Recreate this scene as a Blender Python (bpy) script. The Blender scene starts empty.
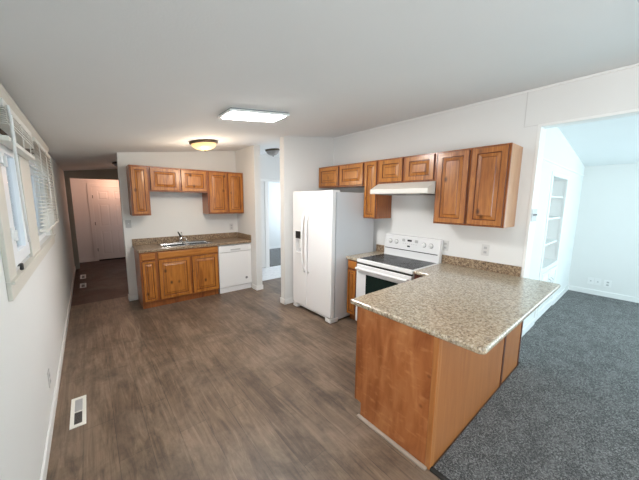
import bpy, bmesh, math, random
from mathutils import Vector, Matrix
random.seed(7)
C = bpy.context.scene.collection
S = bpy.context.scene

# ---------------------------------------------------------------- camera, world, lights, exposure
CAM = dict(x=0.3297, z=1.6558, yaw=0.6983, pitch=-0.1409, roll=0.0102, f=276.1)
def make_camera():
    cd = bpy.data.cameras.new('camera'); co = bpy.data.objects.new('camera', cd); C.objects.link(co)
    yw, pt, rl = CAM['yaw'], CAM['pitch'], CAM['roll']
    f = Vector((math.sin(yw)*math.cos(pt), math.cos(yw)*math.cos(pt), math.sin(pt)))
    r = Vector((math.cos(yw), -math.sin(yw), 0)); u = r.cross(f)
    c, s = math.cos(rl), math.sin(rl)
    r2 = c*r + s*u; u2 = -s*r + c*u
    m = Matrix.Identity(4)
    for i in range(3):
        m[i][0] = r2[i]; m[i][1] = u2[i]; m[i][2] = -f[i]
    m[0][3] = CAM['x']; m[1][3] = 0.0; m[2][3] = CAM['z']
    co.matrix_world = m
    cd.sensor_width = 36.0; cd.sensor_fit = 'HORIZONTAL'; cd.lens = CAM['f']/639.0*36.0
    cd.clip_start = 0.02
    S.camera = co
make_camera()
S.view_settings.view_transform = 'Standard'
S.view_settings.look = 'None'
S.view_settings.gamma = 1.0
S.view_settings.use_curve_mapping = False
S.view_settings.exposure = 0.78

w = bpy.data.worlds.new('daylight'); S.world = w; w.use_nodes = True
bg = w.node_tree.nodes['Background']
bg.inputs['Color'].default_value = (0.66, 0.78, 0.92, 1); bg.inputs['Strength'].default_value = 1.7

def area(name, loc, size, rot, power, col):
    l = bpy.data.lights.new(name, 'AREA'); l.shape = 'RECTANGLE'; l.size, l.size_y = size
    l.energy = power; l.color = col
    o = bpy.data.objects.new(name, l); C.objects.link(o); o.location = loc; o.rotation_euler = rot
    return o
def point(name, loc, power, col, r=0.08):
    l = bpy.data.lights.new(name, 'POINT'); l.energy = power; l.color = col; l.shadow_soft_size = r
    o = bpy.data.objects.new(name, l); C.objects.link(o); o.location = loc
    return o
PI = math.pi
# daylight that comes in through the windows behind the camera, in the bedroom and in the passage
area('living_window_daylight', (5.4, -3.36, 1.25), (3.0, 2.0), (PI/2+0.6, 0, 0), 53, (0.58, 0.94, 1.0))
area('living_side_window_daylight', (7.24, -1.75, 1.35), (1.3, 2.2), (0, PI/2+0.25, 0), 20, (0.78, 0.97, 1.0))
area('dining_window_daylight', (0.06, -1.7, 1.45), (1.2, 1.9), (0, -PI/2-0.4, 0), 50, (1.0, 0.99, 0.97))
area('bedroom_window_daylight', (6.3, 7.2, 1.5), (1.2, 1.4), (0, PI/2, 0), 20, (0.78, 0.92, 1.0))
area('passage_window_daylight', (4.9, 4.85, 1.4), (1.3, 1.0), (0, PI/2, 0), 10, (0.90, 0.96, 1.0))
point('vestibule_lamp_light', (0.9, 8.95, 2.0), 5.5, (1.0, 0.58, 0.40))

# ---------------------------------------------------------------- measures of the place
W = 3.649            # kitchen side of the range wall
YS = 5.306           # sink wall
YF = 0.861           # bookcase wall in the living room
XL2 = 7.308          # far wall of the living room
YST = 3.604          # stub wall behind the fridge
Z0, SL = 2.2564, 0.128
XR = 3.70            # ridge
def ceil(x):
    return Z0 + SL*x if x <= XR else Z0 + SL*XR - 0.1135*(x - XR)

# ---------------------------------------------------------------- materials
class NT:
    def __init__(s, name):
        s.m = bpy.data.materials.new(name); s.m.use_nodes = True
        s.t = s.m.node_tree; s.n = s.t.nodes; s.l = s.t.links
        s.b = s.n['Principled BSDF']
    def node(s, typ, **kw):
        n = s.n.new(typ)
        for k, v in kw.items():
            if k in n.inputs: n.inputs[k].default_value = v
            else: setattr(n, k, v)
        return n
    def link(s, a, b): s.l.new(a, b)
    def coords(s, scale=(1, 1, 1), rot=(0, 0, 0), rnd=False):
        tc = s.node('ShaderNodeTexCoord'); mp = s.node('ShaderNodeMapping')
        mp.inputs['Scale'].default_value = scale; mp.inputs['Rotation'].default_value = rot
        src = tc.outputs['Object']
        if rnd:
            oi = s.node('ShaderNodeObjectInfo'); mu = s.node('ShaderNodeVectorMath', operation='MULTIPLY')
            cx = s.node('ShaderNodeCombineXYZ')
            for i in range(3): s.link(oi.outputs['Random'], cx.inputs[i])
            mu.inputs[1].default_value = (13.1, 7.7, 5.3); s.link(cx.outputs[0], mu.inputs[0])
            ad = s.node('ShaderNodeVectorMath', operation='ADD'); s.link(src, ad.inputs[0]); s.link(mu.outputs[0], ad.inputs[1]); src = ad.outputs[0]
        s.link(src, mp.inputs['Vector']); return mp.outputs[0]
    def noise(s, vec, scale, detail=4, rough=0.55, dist=0.0):
        n = s.node('ShaderNodeTexNoise'); n.inputs['Scale'].default_value = scale; n.inputs['Detail'].default_value = detail
        n.inputs['Roughness'].default_value = rough; n.inputs['Distortion'].default_value = dist
        s.link(vec, n.inputs['Vector']); return n.outputs['Fac']
    def ramp(s, fac, stops):
        r = s.node('ShaderNodeValToRGB'); e = r.color_ramp.elements
        while len(e) < len(stops): e.new(0.5)
        for el, (p, c) in zip(e, stops): el.position = p; el.color = (*c, 1) if len(c) == 3 else c
        s.link(fac, r.inputs['Fac']); return r.outputs['Color']
    def mix(s, fac, a, b, mode='MIX'):
        m = s.node('ShaderNodeMix'); m.data_type = 'RGBA'; m.blend_type = mode
        if isinstance(fac, (int, float)): m.inputs['Factor'].default_value = fac
        else: s.link(fac, m.inputs['Factor'])
        for i, v in ((6, a), (7, b)):
            if isinstance(v, tuple): m.inputs[i].default_value = (*v, 1)
            else: s.link(v, m.inputs[i])
        return m.outputs[2]
    def bump(s, h, strength=0.2, dist=0.01):
        b = s.node('ShaderNodeBump'); b.inputs['Strength'].default_value = strength; b.inputs['Distance'].default_value = dist
        s.link(h, b.inputs['Height']); s.link(b.outputs[0], s.b.inputs['Normal'])
    def base(s, c):
        if isinstance(c, tuple): s.b.inputs['Base Color'].default_value = (*c, 1)
        else: s.link(c, s.b.inputs['Base Color'])
    def set(s, **kw):
        for k, v in kw.items(): s.b.inputs[k.replace('_', ' ')].default_value = v
        return s

M = {}
def srgb(r, g, b):
    f = lambda c: c/12.92 if c <= 0.04045 else ((c+0.055)/1.055)**2.4
    return tuple(f(v/255) for v in (r, g, b))

def paint(name, col, bump=0.12, scale=160, rough=0.75, var=0.03):
    t = NT(name); v = t.coords()
    n = t.noise(v, 2.2, 3); d = tuple(c*(1-var) for c in col)
    t.base(t.mix(n, col, d)); t.set(Roughness=rough)
    t.bump(t.noise(v, scale, 3), bump, 0.002); M[name] = t.m
paint('wall_paint', (0.79, 0.79, 0.775))
paint('ceiling_paint', (0.84, 0.855, 0.86), bump=0.35, scale=90)
paint('trim_paint', (0.87, 0.87, 0.855), bump=0.03, rough=0.4)
paint('beige_casing', (0.68, 0.65, 0.58), bump=0.05, rough=0.5)
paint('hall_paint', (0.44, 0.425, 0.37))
paint('head_gap_shade', (0.09, 0.06, 0.04))  # darkness of the gap below the raised slats, put into colour
paint('plate_paint', (0.66, 0.655, 0.64), bump=0.0, rough=0.35, var=0.01)
paint('taupe_strip', (0.40, 0.33, 0.27), bump=0.05, rough=0.4)
paint('warm_lit_paint', (0.78, 0.70, 0.66))  # white walls and door, with the warm lamp's pink tint in the colour
paint('enamel', (0.86, 0.86, 0.86), bump=0.0, rough=0.25, var=0.01)
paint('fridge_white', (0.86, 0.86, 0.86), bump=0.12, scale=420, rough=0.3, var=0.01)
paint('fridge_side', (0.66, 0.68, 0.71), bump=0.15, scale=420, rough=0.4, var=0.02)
paint('almond_enamel', (0.80, 0.79, 0.73), bump=0.0, rough=0.3, var=0.02)
paint('white_plastic', (0.84, 0.84, 0.83), bump=0.0, rough=0.35, var=0.01)
paint('vinyl_white', (0.86, 0.88, 0.90), bump=0.0, rough=0.35, var=0.01)
paint('slat_white', (0.82, 0.80, 0.74), bump=0.0, rough=0.4, var=0.02)
paint('black_plastic', (0.012, 0.012, 0.013), bump=0.0, rough=0.35)
paint('dark_gap', (0.02, 0.018, 0.016), bump=0.0, rough=0.8)
paint('grey_mark', (0.22, 0.22, 0.23), bump=0.0, rough=0.4)
paint('light_grey_plastic', (0.50, 0.50, 0.50), bump=0.0, rough=0.4)
paint('bronze', (0.10, 0.075, 0.055), bump=0.05, rough=0.4)
M['bronze'].node_tree.nodes['Principled BSDF'].inputs['Metallic'].default_value = 0.7

def metal(name, col, rough):
    t = NT(name); v = t.coords((1, 1, 40)); t.base(t.mix(t.noise(v, 30, 2), col, tuple(c*0.9 for c in col)))
    t.set(Metallic=1.0, Roughness=rough); M[name] = t.m
metal('stainless', (0.42, 0.42, 0.42), 0.22); metal('chrome', (0.8, 0.8, 0.8), 0.08); metal('vent_metal', (0.36, 0.36, 0.35), 0.5)

def glossy_black(name, col, rough):
    t = NT(name); v = t.coords(); t.base(t.mix(t.noise(v, 40, 3), col, tuple(c*1.6 for c in col))); t.set(Roughness=rough); t.b.inputs['Specular IOR Level'].default_value = 0.14; M[name] = t.m
glossy_black('cooktop_glass', (0.014, 0.014, 0.015), 0.22)
glossy_black('oven_glass', (0.008, 0.016, 0.014), 0.06)
glossy_black('burner_ring', (0.05, 0.05, 0.05), 0.35)

def wood(name, c_dark, c_mid, c_light, grain='Z', knots=True, rough=0.34, coat=0.25, fine=1.0):
    t = NT(name)
    k = 1.3
    sc = {'Z': (15, 15, k), 'Y': (15, k, 15), 'X': (k, 15, 15)}[grain]
    v = t.coords(sc, rnd=True)
    g = t.noise(v, 1.6*fine, 5, 0.6, 1.4)
    col = t.ramp(g, [(0.28, c_dark), (0.5, c_mid), (0.72, c_light)])
    f = t.noise(v, 9*fine, 3, 0.6)
    col = t.mix(t.ramp(f, [(0.35, (0.25,)*3), (0.6, (0,)*3)]), col, c_dark)
    big = t.noise(t.coords((1.5, 1.5, 1.5), rnd=True), 1.7, 2)
    col = t.mix(t.ramp(big, [(0.35, (0.0,)*3), (0.7, (0.45,)*3)]), col, c_light)
    if knots:
        ks = {'Z': (6.5, 6.5, 4.2), 'Y': (6.5, 4.2, 6.5), 'X': (4.2, 6.5, 6.5)}[grain]
        kv = t.coords(ks, rnd=True)
        vo = t.node('ShaderNodeTexVoronoi'); vo.inputs['Scale'].default_value = 1.0; t.link(kv, vo.inputs['Vector'])
        kf = t.ramp(vo.outputs['Distance'], [(0.05, (0.95,)*3), (0.10, (0.55,)*3), (0.17, (0,)*3)])
        col = t.mix(kf, col, tuple(c*0.32 for c in c_dark))
    t.base(col); t.set(Roughness=rough, Coat_Weight=coat, Coat_Roughness=0.15)
    t.bump(g, 0.06, 0.004); M[name] = t.m
HONEY = (srgb(120, 66, 20), srgb(172, 104, 36), srgb(198, 132, 56))
wood('honey_wood', *HONEY)
wood('honey_wood_across', *HONEY, grain='Y')
wood('honey_wood_along', *HONEY, grain='X')
RED = (srgb(116, 64, 24), srgb(162, 96, 42), srgb(192, 128, 66))
wood('alder_wood', *RED); wood('alder_wood_across', *RED, grain='Y')
wood('frame_wood', srgb(110, 56, 22), srgb(148, 82, 34), srgb(172, 104, 50), knots=False)
wood('side_wood', srgb(168, 114, 74), srgb(184, 132, 92), srgb(196, 146, 104), knots=False)
wood('glaze', srgb(84, 38, 14), srgb(104, 52, 20), srgb(120, 62, 28), knots=False)
wood('back_panel_wood', srgb(152, 90, 46), srgb(166, 103, 55), srgb(176, 114, 64), knots=False, grain='Z', rough=0.4, fine=0.6)
wood('corner_wood', srgb(156, 94, 46), srgb(174, 110, 58), srgb(190, 128, 74), knots=False)
wood('dark_strip_wood', srgb(64, 24, 12), srgb(84, 34, 18), srgb(98, 42, 24), knots=False)

def end_panel():
    t = NT('figured_wood'); v = t.coords((1, 5.0, 1.3))
    big = t.noise(v, 2.2, 4, 0.55, 0.5)
    col = t.ramp(big, [(0.3, srgb(146, 80, 38)), (0.5, srgb(174, 104, 56)), (0.7, srgb(192, 126, 76))])
    v2 = t.coords((1, 6, 14), (0.5, 0, 0)); fl = t.noise(v2, 1.9, 2, 0.5, 0.3)
    col = t.mix(t.ramp(fl, [(0.56, (0,)*3), (0.74, (0.5,)*3)]), col, srgb(208, 144, 90))
    vo = t.node('ShaderNodeTexVoronoi'); vo.inputs['Scale'].default_value = 5.0; t.link(t.coords(), vo.inputs['Vector'])
    col = t.mix(t.ramp(vo.outputs['Distance'], [(0.03, (0.7,)*3), (0.09, (0,)*3)]), col, srgb(120, 62, 26))
    t.base(col); t.set(Roughness=0.42, Coat_Weight=0.15); M['figured_wood'] = t.m
end_panel()

def counter():
    t = NT('speckled_laminate'); v = t.coords()
    a = t.noise(v, 62, 5, 0.65, 0.4)
    col = t.ramp(a, [(0.34, srgb(96, 82, 70)), (0.42, srgb(152, 134, 112)), (0.51, srgb(184, 168, 142)), (0.63, srgb(214, 204, 186))])
    b = t.noise(v, 110, 3, 0.6)
    col = t.mix(t.ramp(b, [(0.60, (0,)*3), (0.68, (0.85,)*3)]), col, srgb(92, 76, 66))
    c = t.noise(v, 36, 4, 0.6, 1.0)
    col = t.mix(t.ramp(c, [(0.58, (0,)*3), (0.68, (0.7,)*3)]), col, srgb(150, 142, 132))
    t.base(col); t.set(Roughness=0.3, Coat_Weight=0.6, Coat_Roughness=0.12); M['speckled_laminate'] = t.m
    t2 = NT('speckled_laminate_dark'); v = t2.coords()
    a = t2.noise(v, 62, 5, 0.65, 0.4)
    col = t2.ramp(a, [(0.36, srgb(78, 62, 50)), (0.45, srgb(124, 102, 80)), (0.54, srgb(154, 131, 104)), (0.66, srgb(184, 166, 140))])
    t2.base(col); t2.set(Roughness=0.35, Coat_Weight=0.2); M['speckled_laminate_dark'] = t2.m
counter()

def laminate(name, c1, c2, seam, dark, pale, dust, grime):
    t = NT(name)
    tc = t.node('ShaderNodeTexCoord'); sx = t.node('ShaderNodeSeparateXYZ'); t.link(tc.outputs['Object'], sx.inputs[0])
    cb = t.node('ShaderNodeCombineXYZ'); t.link(sx.outputs['Y'], cb.inputs['X']); t.link(sx.outputs['X'], cb.inputs['Y'])
    br = t.node('ShaderNodeTexBrick'); br.offset = 0.37; br.offset_frequency = 2
    br.inputs['Scale'].default_value = 1.0; br.inputs['Brick Width'].default_value = 1.22; br.inputs['Row Height'].default_value = 0.178
    br.inputs['Mortar Size'].default_value = 0.0022; br.inputs['Mortar Smooth'].default_value = 0.3
    br.inputs['Color1'].default_value = (*c1, 1); br.inputs['Color2'].default_value = (*c2, 1); br.inputs['Mortar'].default_value = (*seam, 1)
    t.link(cb.outputs[0], br.inputs['Vector'])
    g = t.noise(t.coords((9, 0.8, 1)), 2.0, 7, 0.7, 1.6)
    col = t.mix(t.ramp(g, [(0.32, (0.7,)*3), (0.52, (0,)*3)]), br.outputs['Color'], dark)
    col = t.mix(t.ramp(g, [(0.52, (0,)*3), (0.72, (0.6,)*3)]), col, pale)
    sm = t.noise(t.coords(), 1.9, 6, 0.72, 0.6)     # worn and dusty patches
    col = t.mix(t.ramp(sm, [(0.46, (0,)*3), (0.68, (0.5,)*3)]), col, dust)
    sd = t.noise(t.coords((1, 0.7, 1)), 2.6, 6, 0.74, 0.4)
    col = t.mix(t.ramp(sd, [(0.46, (0,)*3), (0.66, (0.62,)*3)]), col, grime)
    t.base(col)
    rr = t.ramp(sm, [(0.3, (0.36,)*3), (0.7, (0.56,)*3)]); t.link(rr, t.b.inputs['Roughness'])
    t.bump(g, 0.05, 0.003); M[name] = t.m
laminate('laminate_planks', srgb(126, 106, 88), srgb(104, 86, 71), srgb(78, 65, 55), srgb(64, 52, 42), srgb(158, 138, 118), srgb(146, 128, 112), srgb(56, 45, 36))
laminate('shaded_laminate', srgb(66, 34, 20), srgb(52, 26, 16), srgb(30, 16, 10), srgb(34, 18, 10), srgb(84, 46, 28), srgb(70, 40, 24), srgb(28, 15, 9))  # darker, redder planks: the corridor's dim warm light is put into the colour

def carpet():
    t = NT('grey_carpet'); v = t.coords()
    a = t.noise(v, 125, 3, 0.7, 0.0)
    col = t.ramp(a, [(0.40, srgb(22, 22, 23)), (0.5, srgb(78, 78, 78)), (0.60, srgb(168, 168, 166))])
    b = t.noise(t.coords((1, 1.6, 1)), 4.5, 6, 0.75, 0.8)     # trodden pile
    col = t.mix(t.ramp(b, [(0.42, (0.35,)*3), (0.52, (0,)*3)]), col, srgb(50, 50, 51))
    col = t.mix(t.ramp(b, [(0.50, (0,)*3), (0.64, (0.5,)*3)]), col, srgb(122, 122, 121))
    t.base(col); t.set(Roughness=1.0, Sheen_Weight=0.25); t.bump(a, 1.0, 0.02); M['grey_carpet'] = t.m
carpet()
def sunlitfloor():  # pale colour stands in for sunlight lying on the passage floor
    t = NT('sunlit_floor'); v = t.coords(); n = t.noise(v, 14, 4, 0.6)
    t.base(t.ramp(n, [(0.35, (0.70, 0.71, 0.73)), (0.65, (0.84, 0.85, 0.86))])); t.set(Roughness=0.5); M['sunlit_floor'] = t.m
sunlitfloor()

def glass():
    m = bpy.data.materials.new('window_glass'); m.use_nodes = True; nt = m.node_tree; nt.nodes.clear()
    out = nt.nodes.new('ShaderNodeOutputMaterial'); mx = nt.nodes.new('ShaderNodeMixShader')
    tr = nt.nodes.new('ShaderNodeBsdfTransparent'); gl = nt.nodes.new('ShaderNodeBsdfGlossy'); gl.inputs['Roughness'].default_value = 0.03
    tr.inputs['Color'].default_value = (0.92, 0.95, 0.96, 1)
    fr = nt.nodes.new('ShaderNodeFresnel'); fr.inputs['IOR'].default_value = 1.45
    nt.links.new(fr.outputs[0], mx.inputs[0]); nt.links.new(tr.outputs[0], mx.inputs[1]); nt.links.new(gl.outputs[0], mx.inputs[2])
    nt.links.new(mx.outputs[0], out.inputs[0]); M['window_glass'] = m
glass()
def emit(name, col, strength, base=(0.9, 0.9, 0.9), mottled=False):
    t = NT(name); t.base(base); v = t.coords()
    if mottled:
        n = t.noise(v, 9, 4, 0.6, 1.5); c = t.ramp(n, [(0.35, tuple(x*0.75 for x in col)), (0.65, col)]); t.link(c, t.b.inputs['Emission Color'])
    else: t.b.inputs['Emission Color'].default_value = (*col, 1)
    t.b.inputs['Emission Strength'].default_value = strength; t.set(Roughness=0.3); M[name] = t.m
emit('lit_diffuser', (1.0, 0.97, 0.94), 60.0)
emit('lit_alabaster', (1.0, 0.62, 0.22), 0.60, (0.75, 0.58, 0.36), True)
emit('unlit_alabaster', (1.0, 0.95, 0.9), 0.0, (0.30, 0.29, 0.28), False)

# ---------------------------------------------------------------- mesh helpers
def obj(name, bm, mat, parent=None, smooth=False, bevel=0.0, segs=2):
    """one mesh object from world-space geometry; parent's world place is taken out"""
    off = Vector((0, 0, 0)); p = parent
    while p is not None:
        off += p.location; p = p.parent
    if parent is not None: bmesh.ops.translate(bm, verts=bm.verts, vec=-off)
    bmesh.ops.recalc_face_normals(bm, faces=bm.faces)
    me = bpy.data.meshes.new(name); bm.to_mesh(me); bm.free()
    for mm in (mat if isinstance(mat, (list, tuple)) else [mat]): me.materials.append(M[mm])
    if smooth:
        for f in me.polygons: f.use_smooth = True
    o = bpy.data.objects.new(name, me); C.objects.link(o)
    if parent is not None: o.parent = parent
    if bevel:
        b = o.modifiers.new('bevel', 'BEVEL'); b.width = bevel; b.segments = segs; b.limit_method = 'ANGLE'; b.angle_limit = math.radians(40)
    return o
def thing(name, label, cat, loc, group=None):
    o = bpy.data.objects.new(name, None); C.objects.link(o); o.location = loc; o.empty_display_size = 0.1
    o['label'] = label; o['category'] = cat
    if group: o['group'] = group
    return o
def tag(o, label, cat, group=None):
    o['label'] = label; o['category'] = cat
    if group: o['group'] = group
    return o
def struct(name, bm, mat, label=None, parent=None, **kw):
    o = obj(name, bm, mat, parent, **kw)
    if parent is None: o['kind'] = 'structure'
    if label: o['label'] = label
    return o
def box(bm, x0, x1, y0, y1, z0, z1, mi=0):
    v = [bm.verts.new((x, y, z)) for x in (x0, x1) for y in (y0, y1) for z in (z0, z1)]
    for q in ((0, 1, 3, 2), (4, 6, 7, 5), (0, 4, 5, 1), (2, 3, 7, 6), (0, 2, 6, 4), (1, 5, 7, 3)):
        bm.faces.new([v[i] for i in q]).material_index = mi
    return v
def B(*a):
    bm = bmesh.new(); box(bm, *a); return bm
def prism(pts, f0, f1):
    """extrude polygon pts by mapping functions f0(u,v), f1(u,v)"""
    bm = bmesh.new(); a = [bm.verts.new(f0(*p)) for p in pts]; b = [bm.verts.new(f1(*p)) for p in pts]; n = len(pts)
    bm.faces.new(a); bm.faces.new(b[::-1])
    for i in range(n): bm.faces.new((a[i], a[(i+1) % n], b[(i+1) % n], b[i]))
    return bm
def pY(pts, y0, y1): return prism(pts, lambda u, v: (u, y0, v), lambda u, v: (u, y1, v))
def pX(pts, x0, x1): return prism(pts, lambda u, v: (x0, u, v), lambda u, v: (x1, u, v))
def pZ(pts, z0, z1): return prism(pts, lambda u, v: (u, v, z0), lambda u, v: (u, v, z1))
def slab(P, u0, u1, v0, v1, w0, w1, holes=(), bm=None, mi=0):
    """one connected plate in the (u,v) rectangle with rectangular holes; P maps (u,v,w) to the world"""
    bm = bm or bmesh.new()
    us = sorted({u0, u1, *[h[i] for h in holes for i in (0, 1)]}); vs = sorted({v0, v1, *[h[i] for h in holes for i in (2, 3)]})
    us = [u for u in us if u0-1e-6 <= u <= u1+1e-6]; vs = [v for v in vs if v0-1e-6 <= v <= v1+1e-6]
    solid = lambda i, j: 0 <= i < len(us)-1 and 0 <= j < len(vs)-1 and not any(h[0] < (us[i]+us[i+1])/2 < h[1] and h[2] < (vs[j]+vs[j+1])/2 < h[3] for h in holes)
    vt = {}
    def V(i, j, k):
        if (i, j, k) not in vt: vt[i, j, k] = bm.verts.new(P(us[i], vs[j], (w0, w1)[k]))
        return vt[i, j, k]
    F = []
    for i in range(len(us)-1):
        for j in range(len(vs)-1):
            if not solid(i, j): continue
            for k in (0, 1): F.append(bm.faces.new([V(i, j, k), V(i+1, j, k), V(i+1, j+1, k), V(i, j+1, k)]))
            for (di, dj, a, b) in ((-1, 0, (i, j), (i, j+1)), (1, 0, (i+1, j), (i+1, j+1)), (0, -1, (i, j), (i+1, j)), (0, 1, (i, j+1), (i+1, j+1))):
                if not solid(i+di, j+dj): F.append(bm.faces.new([V(*a, 0), V(*b, 0), V(*b, 1), V(*a, 1)]))
    for f in F: f.material_index = mi
    return bm
# face frames: u across, v up, w out of the front
def FX(x): return lambda u, v, w: (x - w, u, v)          # front looks to -X
def FY(y): return lambda u, v, w: (u, y - w, v)          # front looks to -Y
def FYp(y): return lambda u, v, w: (u, y + w, v)         # front looks to +Y
def FXp(x): return lambda u, v, w: (x + w, u, v)         # front looks to +X
def FZ(z): return lambda u, v, w: (u, v, z + w)
def rings(P, u0, u1, v0, v1, prof, bm=None):
    """nested rectangles: prof is a list of (inset, height, material of the step to the next ring)"""
    bm = bm or bmesh.new(); R = []
    for (i, h, _) in prof:
        R.append([bm.verts.new(P(u, v, h)) for u, v in ((u0+i, v0+i), (u1-i, v0+i), (u1-i, v1-i), (u0+i, v1-i))])
    bm.faces.new(R[0])
    for k in range(len(R)-1):
        for q in range(4):
            bm.faces.new((R[k][q], R[k][(q+1) % 4], R[k+1][(q+1) % 4], R[k+1][q])).material_index = prof[k][2]
    bm.faces.new(R[-1]).material_index = prof[-1][2]
    return bm
def panel_door(P, u0, u1, v0, v1, w0=0.0, fw=0.052, t=0.02):
    m = min(u1-u0, v1-v0); fw = min(fw, m*0.2); bw = min(0.03, m*0.11)
    return rings(P, u0, u1, v0, v1, [(0, w0, 1), (0, w0+t-0.006, 1), (0.005, w0+t, 0), (fw, w0+t, 1), (fw+0.004, w0+t-0.009, 1), (fw+0.009, w0+t-0.009, 0),
                                     (fw+0.009+bw, w0+t-0.002, 1), (fw+0.015+bw, w0+t+0.001, 0)])
def drawer_front(P, u0, u1, v0, v1, w0=0.0, t=0.02):
    return rings(P, u0, u1, v0, v1, [(0, w0, 1), (0, w0+t-0.008, 0), (0.012, w0+t, 0)])
def lathe(prof, c, axis=(0, 0, 1), n=32, bm=None, mi=0):
    bm = bm or bmesh.new(); q = Vector((0, 0, 1)).rotation_difference(Vector(axis)); c = Vector(c); R = []
    for r, h in prof:
        if r < 1e-6: R.append([bm.verts.new(c + q @ Vector((0, 0, h)))])
        else: R.append([bm.verts.new(c + q @ Vector((r*math.cos(2*PI*i/n), r*math.sin(2*PI*i/n), h))) for i in range(n)])
    for a, b in zip(R, R[1:]):
        for i in range(n):
            j = (i+1) % n
            if len(a) == 1 and len(b) == 1: continue
            if len(a) == 1: f = bm.faces.new((a[0], b[i], b[j]))
            elif len(b) == 1: f = bm.faces.new((a[i], a[j], b[0]))
            else: f = bm.faces.new((a[i], a[j], b[j], b[i]))
            f.material_index = mi
    return bm
def tube(pts, r, n=10, bm=None, radii=None):
    bm = bm or bmesh.new(); pts = [Vector(p) for p in pts]; R = []; ref = None
    for k, p in enumerate(pts):
        d = (pts[min(k+1, len(pts)-1)] - pts[max(k-1, 0)]).normalized()
        if ref is None: ref = Vector((0, 0, 1)) if abs(d.z) < 0.9 else Vector((1, 0, 0))
        a = d.cross(ref).normalized(); b = d.cross(a).normalized(); rr = radii[k] if radii else r
        R.append([bm.verts.new(p + a*rr*math.cos(2*PI*i/n) + b*rr*math.sin(2*PI*i/n)) for i in range(n)])
    for a, b in zip(R, R[1:]):
        for i in range(n): bm.faces.new((a[i], a[(i+1) % n], b[(i+1) % n], b[i]))
    bm.faces.new(R[0]); bm.faces.new(R[-1][::-1])
    return bm

# ---------------------------------------------------------------- the room
YB = -3.5            # wall behind the camera
struct('floor', pZ([(-0.12, YB), (1.845, YB), (1.845, 0.69), (3.66, 0.69), (3.66, 5.0), (2.74, 5.0), (2.74, 5.6), (-0.12, 5.6)], -0.1, 0.0), 'laminate_planks')
struct('floor_corridor', pZ([(-0.12, 5.6), (1.65, 5.6), (1.65, 9.5), (-0.12, 9.5)], -0.1, 0.0), 'shaded_laminate')
struct('floor_carpet', pZ([(1.845, YB), (7.45, YB), (7.45, 0.90), (3.66, 0.90), (3.66, 0.69), (1.845, 0.69)], -0.1, 0.012), 'grey_carpet')
struct('floor_passage', pZ([(2.74, 5.0), (2.74, 5.0), (3.66, 5.0), (3.66, 3.604), (5.1, 3.604), (5.1, 5.98), (2.74, 5.98)], -0.1, 0.001), 'sunlit_floor')
struct('floor_bedroom', pZ([(2.6, 5.98), (6.8, 5.98), (6.8, 8.4), (2.6, 8.4)], -0.1, 0.008), 'grey_carpet')
zc = [(x, ceil(x)) for x in (-0.12, XR, 7.45)]
struct('ceiling', pY([zc[0], zc[1], zc[2], (7.45, zc[2][1]+0.1), (XR, zc[1][1]+0.1), (-0.12, zc[0][1]+0.1)], YB-0.12, 9.55), 'ceiling_paint')

# windows in the left wall: opening rectangles (y0, y1, z0, z1)
WIN = [(2.11, 2.70, 1.25, 2.00), (3.10, 4.20, 1.25, 2.00)]
struct('wall_left', slab(FXp(0.0), YB-0.12, 9.5, 0.0, Z0-0.02, -0.12, 0.0, WIN + [(-2.7, -0.7, 0.85, 2.05)]), 'wall_paint')
struct('baseboard_left', slab(FXp(0.0), YB, 8.5, 0.0, 0.088, 0.0, 0.012), 'trim_paint', bevel=0.003)
# range wall and the beam over the opening to the living room
struct('wall_right', slab(FXp(0), 0.772, YST, 0.0, ceil(W), W, W+0.11), 'wall_paint')
struct('wall_right_header', slab(FXp(0), YB, 0.772, 2.385, ceil(W), W, W+0.11), 'wall_paint')
struct('trim_1', slab(FXp(0), 0.745, 0.772, 0.0, 2.385, W-0.006, W+0.19), 'trim_paint', bevel=0.003)
struct('trim_2', slab(FXp(0), YB, 0.745, 2.362, 2.387, W-0.006, W+0.125), 'trim_paint', bevel=0.003)
struct('trim_3', slab(FXp(0), 0.878, 0.886, 2.385, ceil(W)-0.002, W-0.003, W+0.001), 'plate_paint')
struct('trim_18', slab(FXp(0), 0.773, 0.8855, 2.380, 2.3845, W-0.003, W+0.001), 'plate_paint')
struct('trim_4', slab(FXp(0), YB, YST, ceil(W)-0.022, ceil(W)-0.006, W-0.012, W+0.001), 'trim_paint')
# sink wall, its return, the stub behind the fridge
struct('wall_sink', pY([(0.7465, 0), (2.6248, 0), (2.6248, ceil(2.6248)), (0.7465, ceil(0.7465))], YS, YS+0.115), 'wall_paint')
struct('wall_return', pY([(2.6248, 0), (2.74, 0), (2.74, ceil(2.74)), (2.6248, ceil(2.6248))], 4.5236, 5.98), 'wall_paint')
struct('wall_stub', pY([(2.645, 0), (5.1, 0), (5.1, ceil(5.1)), (XR, ceil(XR)), (2.645, ceil(2.645))], YST, YST+0.115), 'wall_paint')
bm = slab(FY(YST), 2.645-0.012, 2.79, 0.0, 0.088, 0.0, 0.012); struct('baseboard_stub', bm, 'trim_paint', bevel=0.003)
struct('baseboard_stub_end', slab(FX(2.645), YST-0.012, YST+0.127, 0.0, 0.088, 0.0, 0.012), 'trim_paint', bevel=0.003)
struct('baseboard_return', slab(FY(4.5236), 2.6248-0.012, 2.752, 0.0, 0.088, 0.0, 0.012), 'trim_paint', bevel=0.003)
struct('baseboard_return_side', slab(FX(2.6248), 4.5236, 4.70, 0.0, 0.088, 0.0, 0.012), 'trim_paint', bevel=0.003)
struct('baseboard_sink', slab(FY(YS), 0.7345, 0.845, 0.0, 0.088, 0.0, 0.012), 'trim_paint', bevel=0.003)
struct('baseboard_sink_end', slab(FX(0.7465), YS-0.012, YS+0.127, 0.0, 0.088, 0.0, 0.012), 'trim_paint', bevel=0.003)
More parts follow.
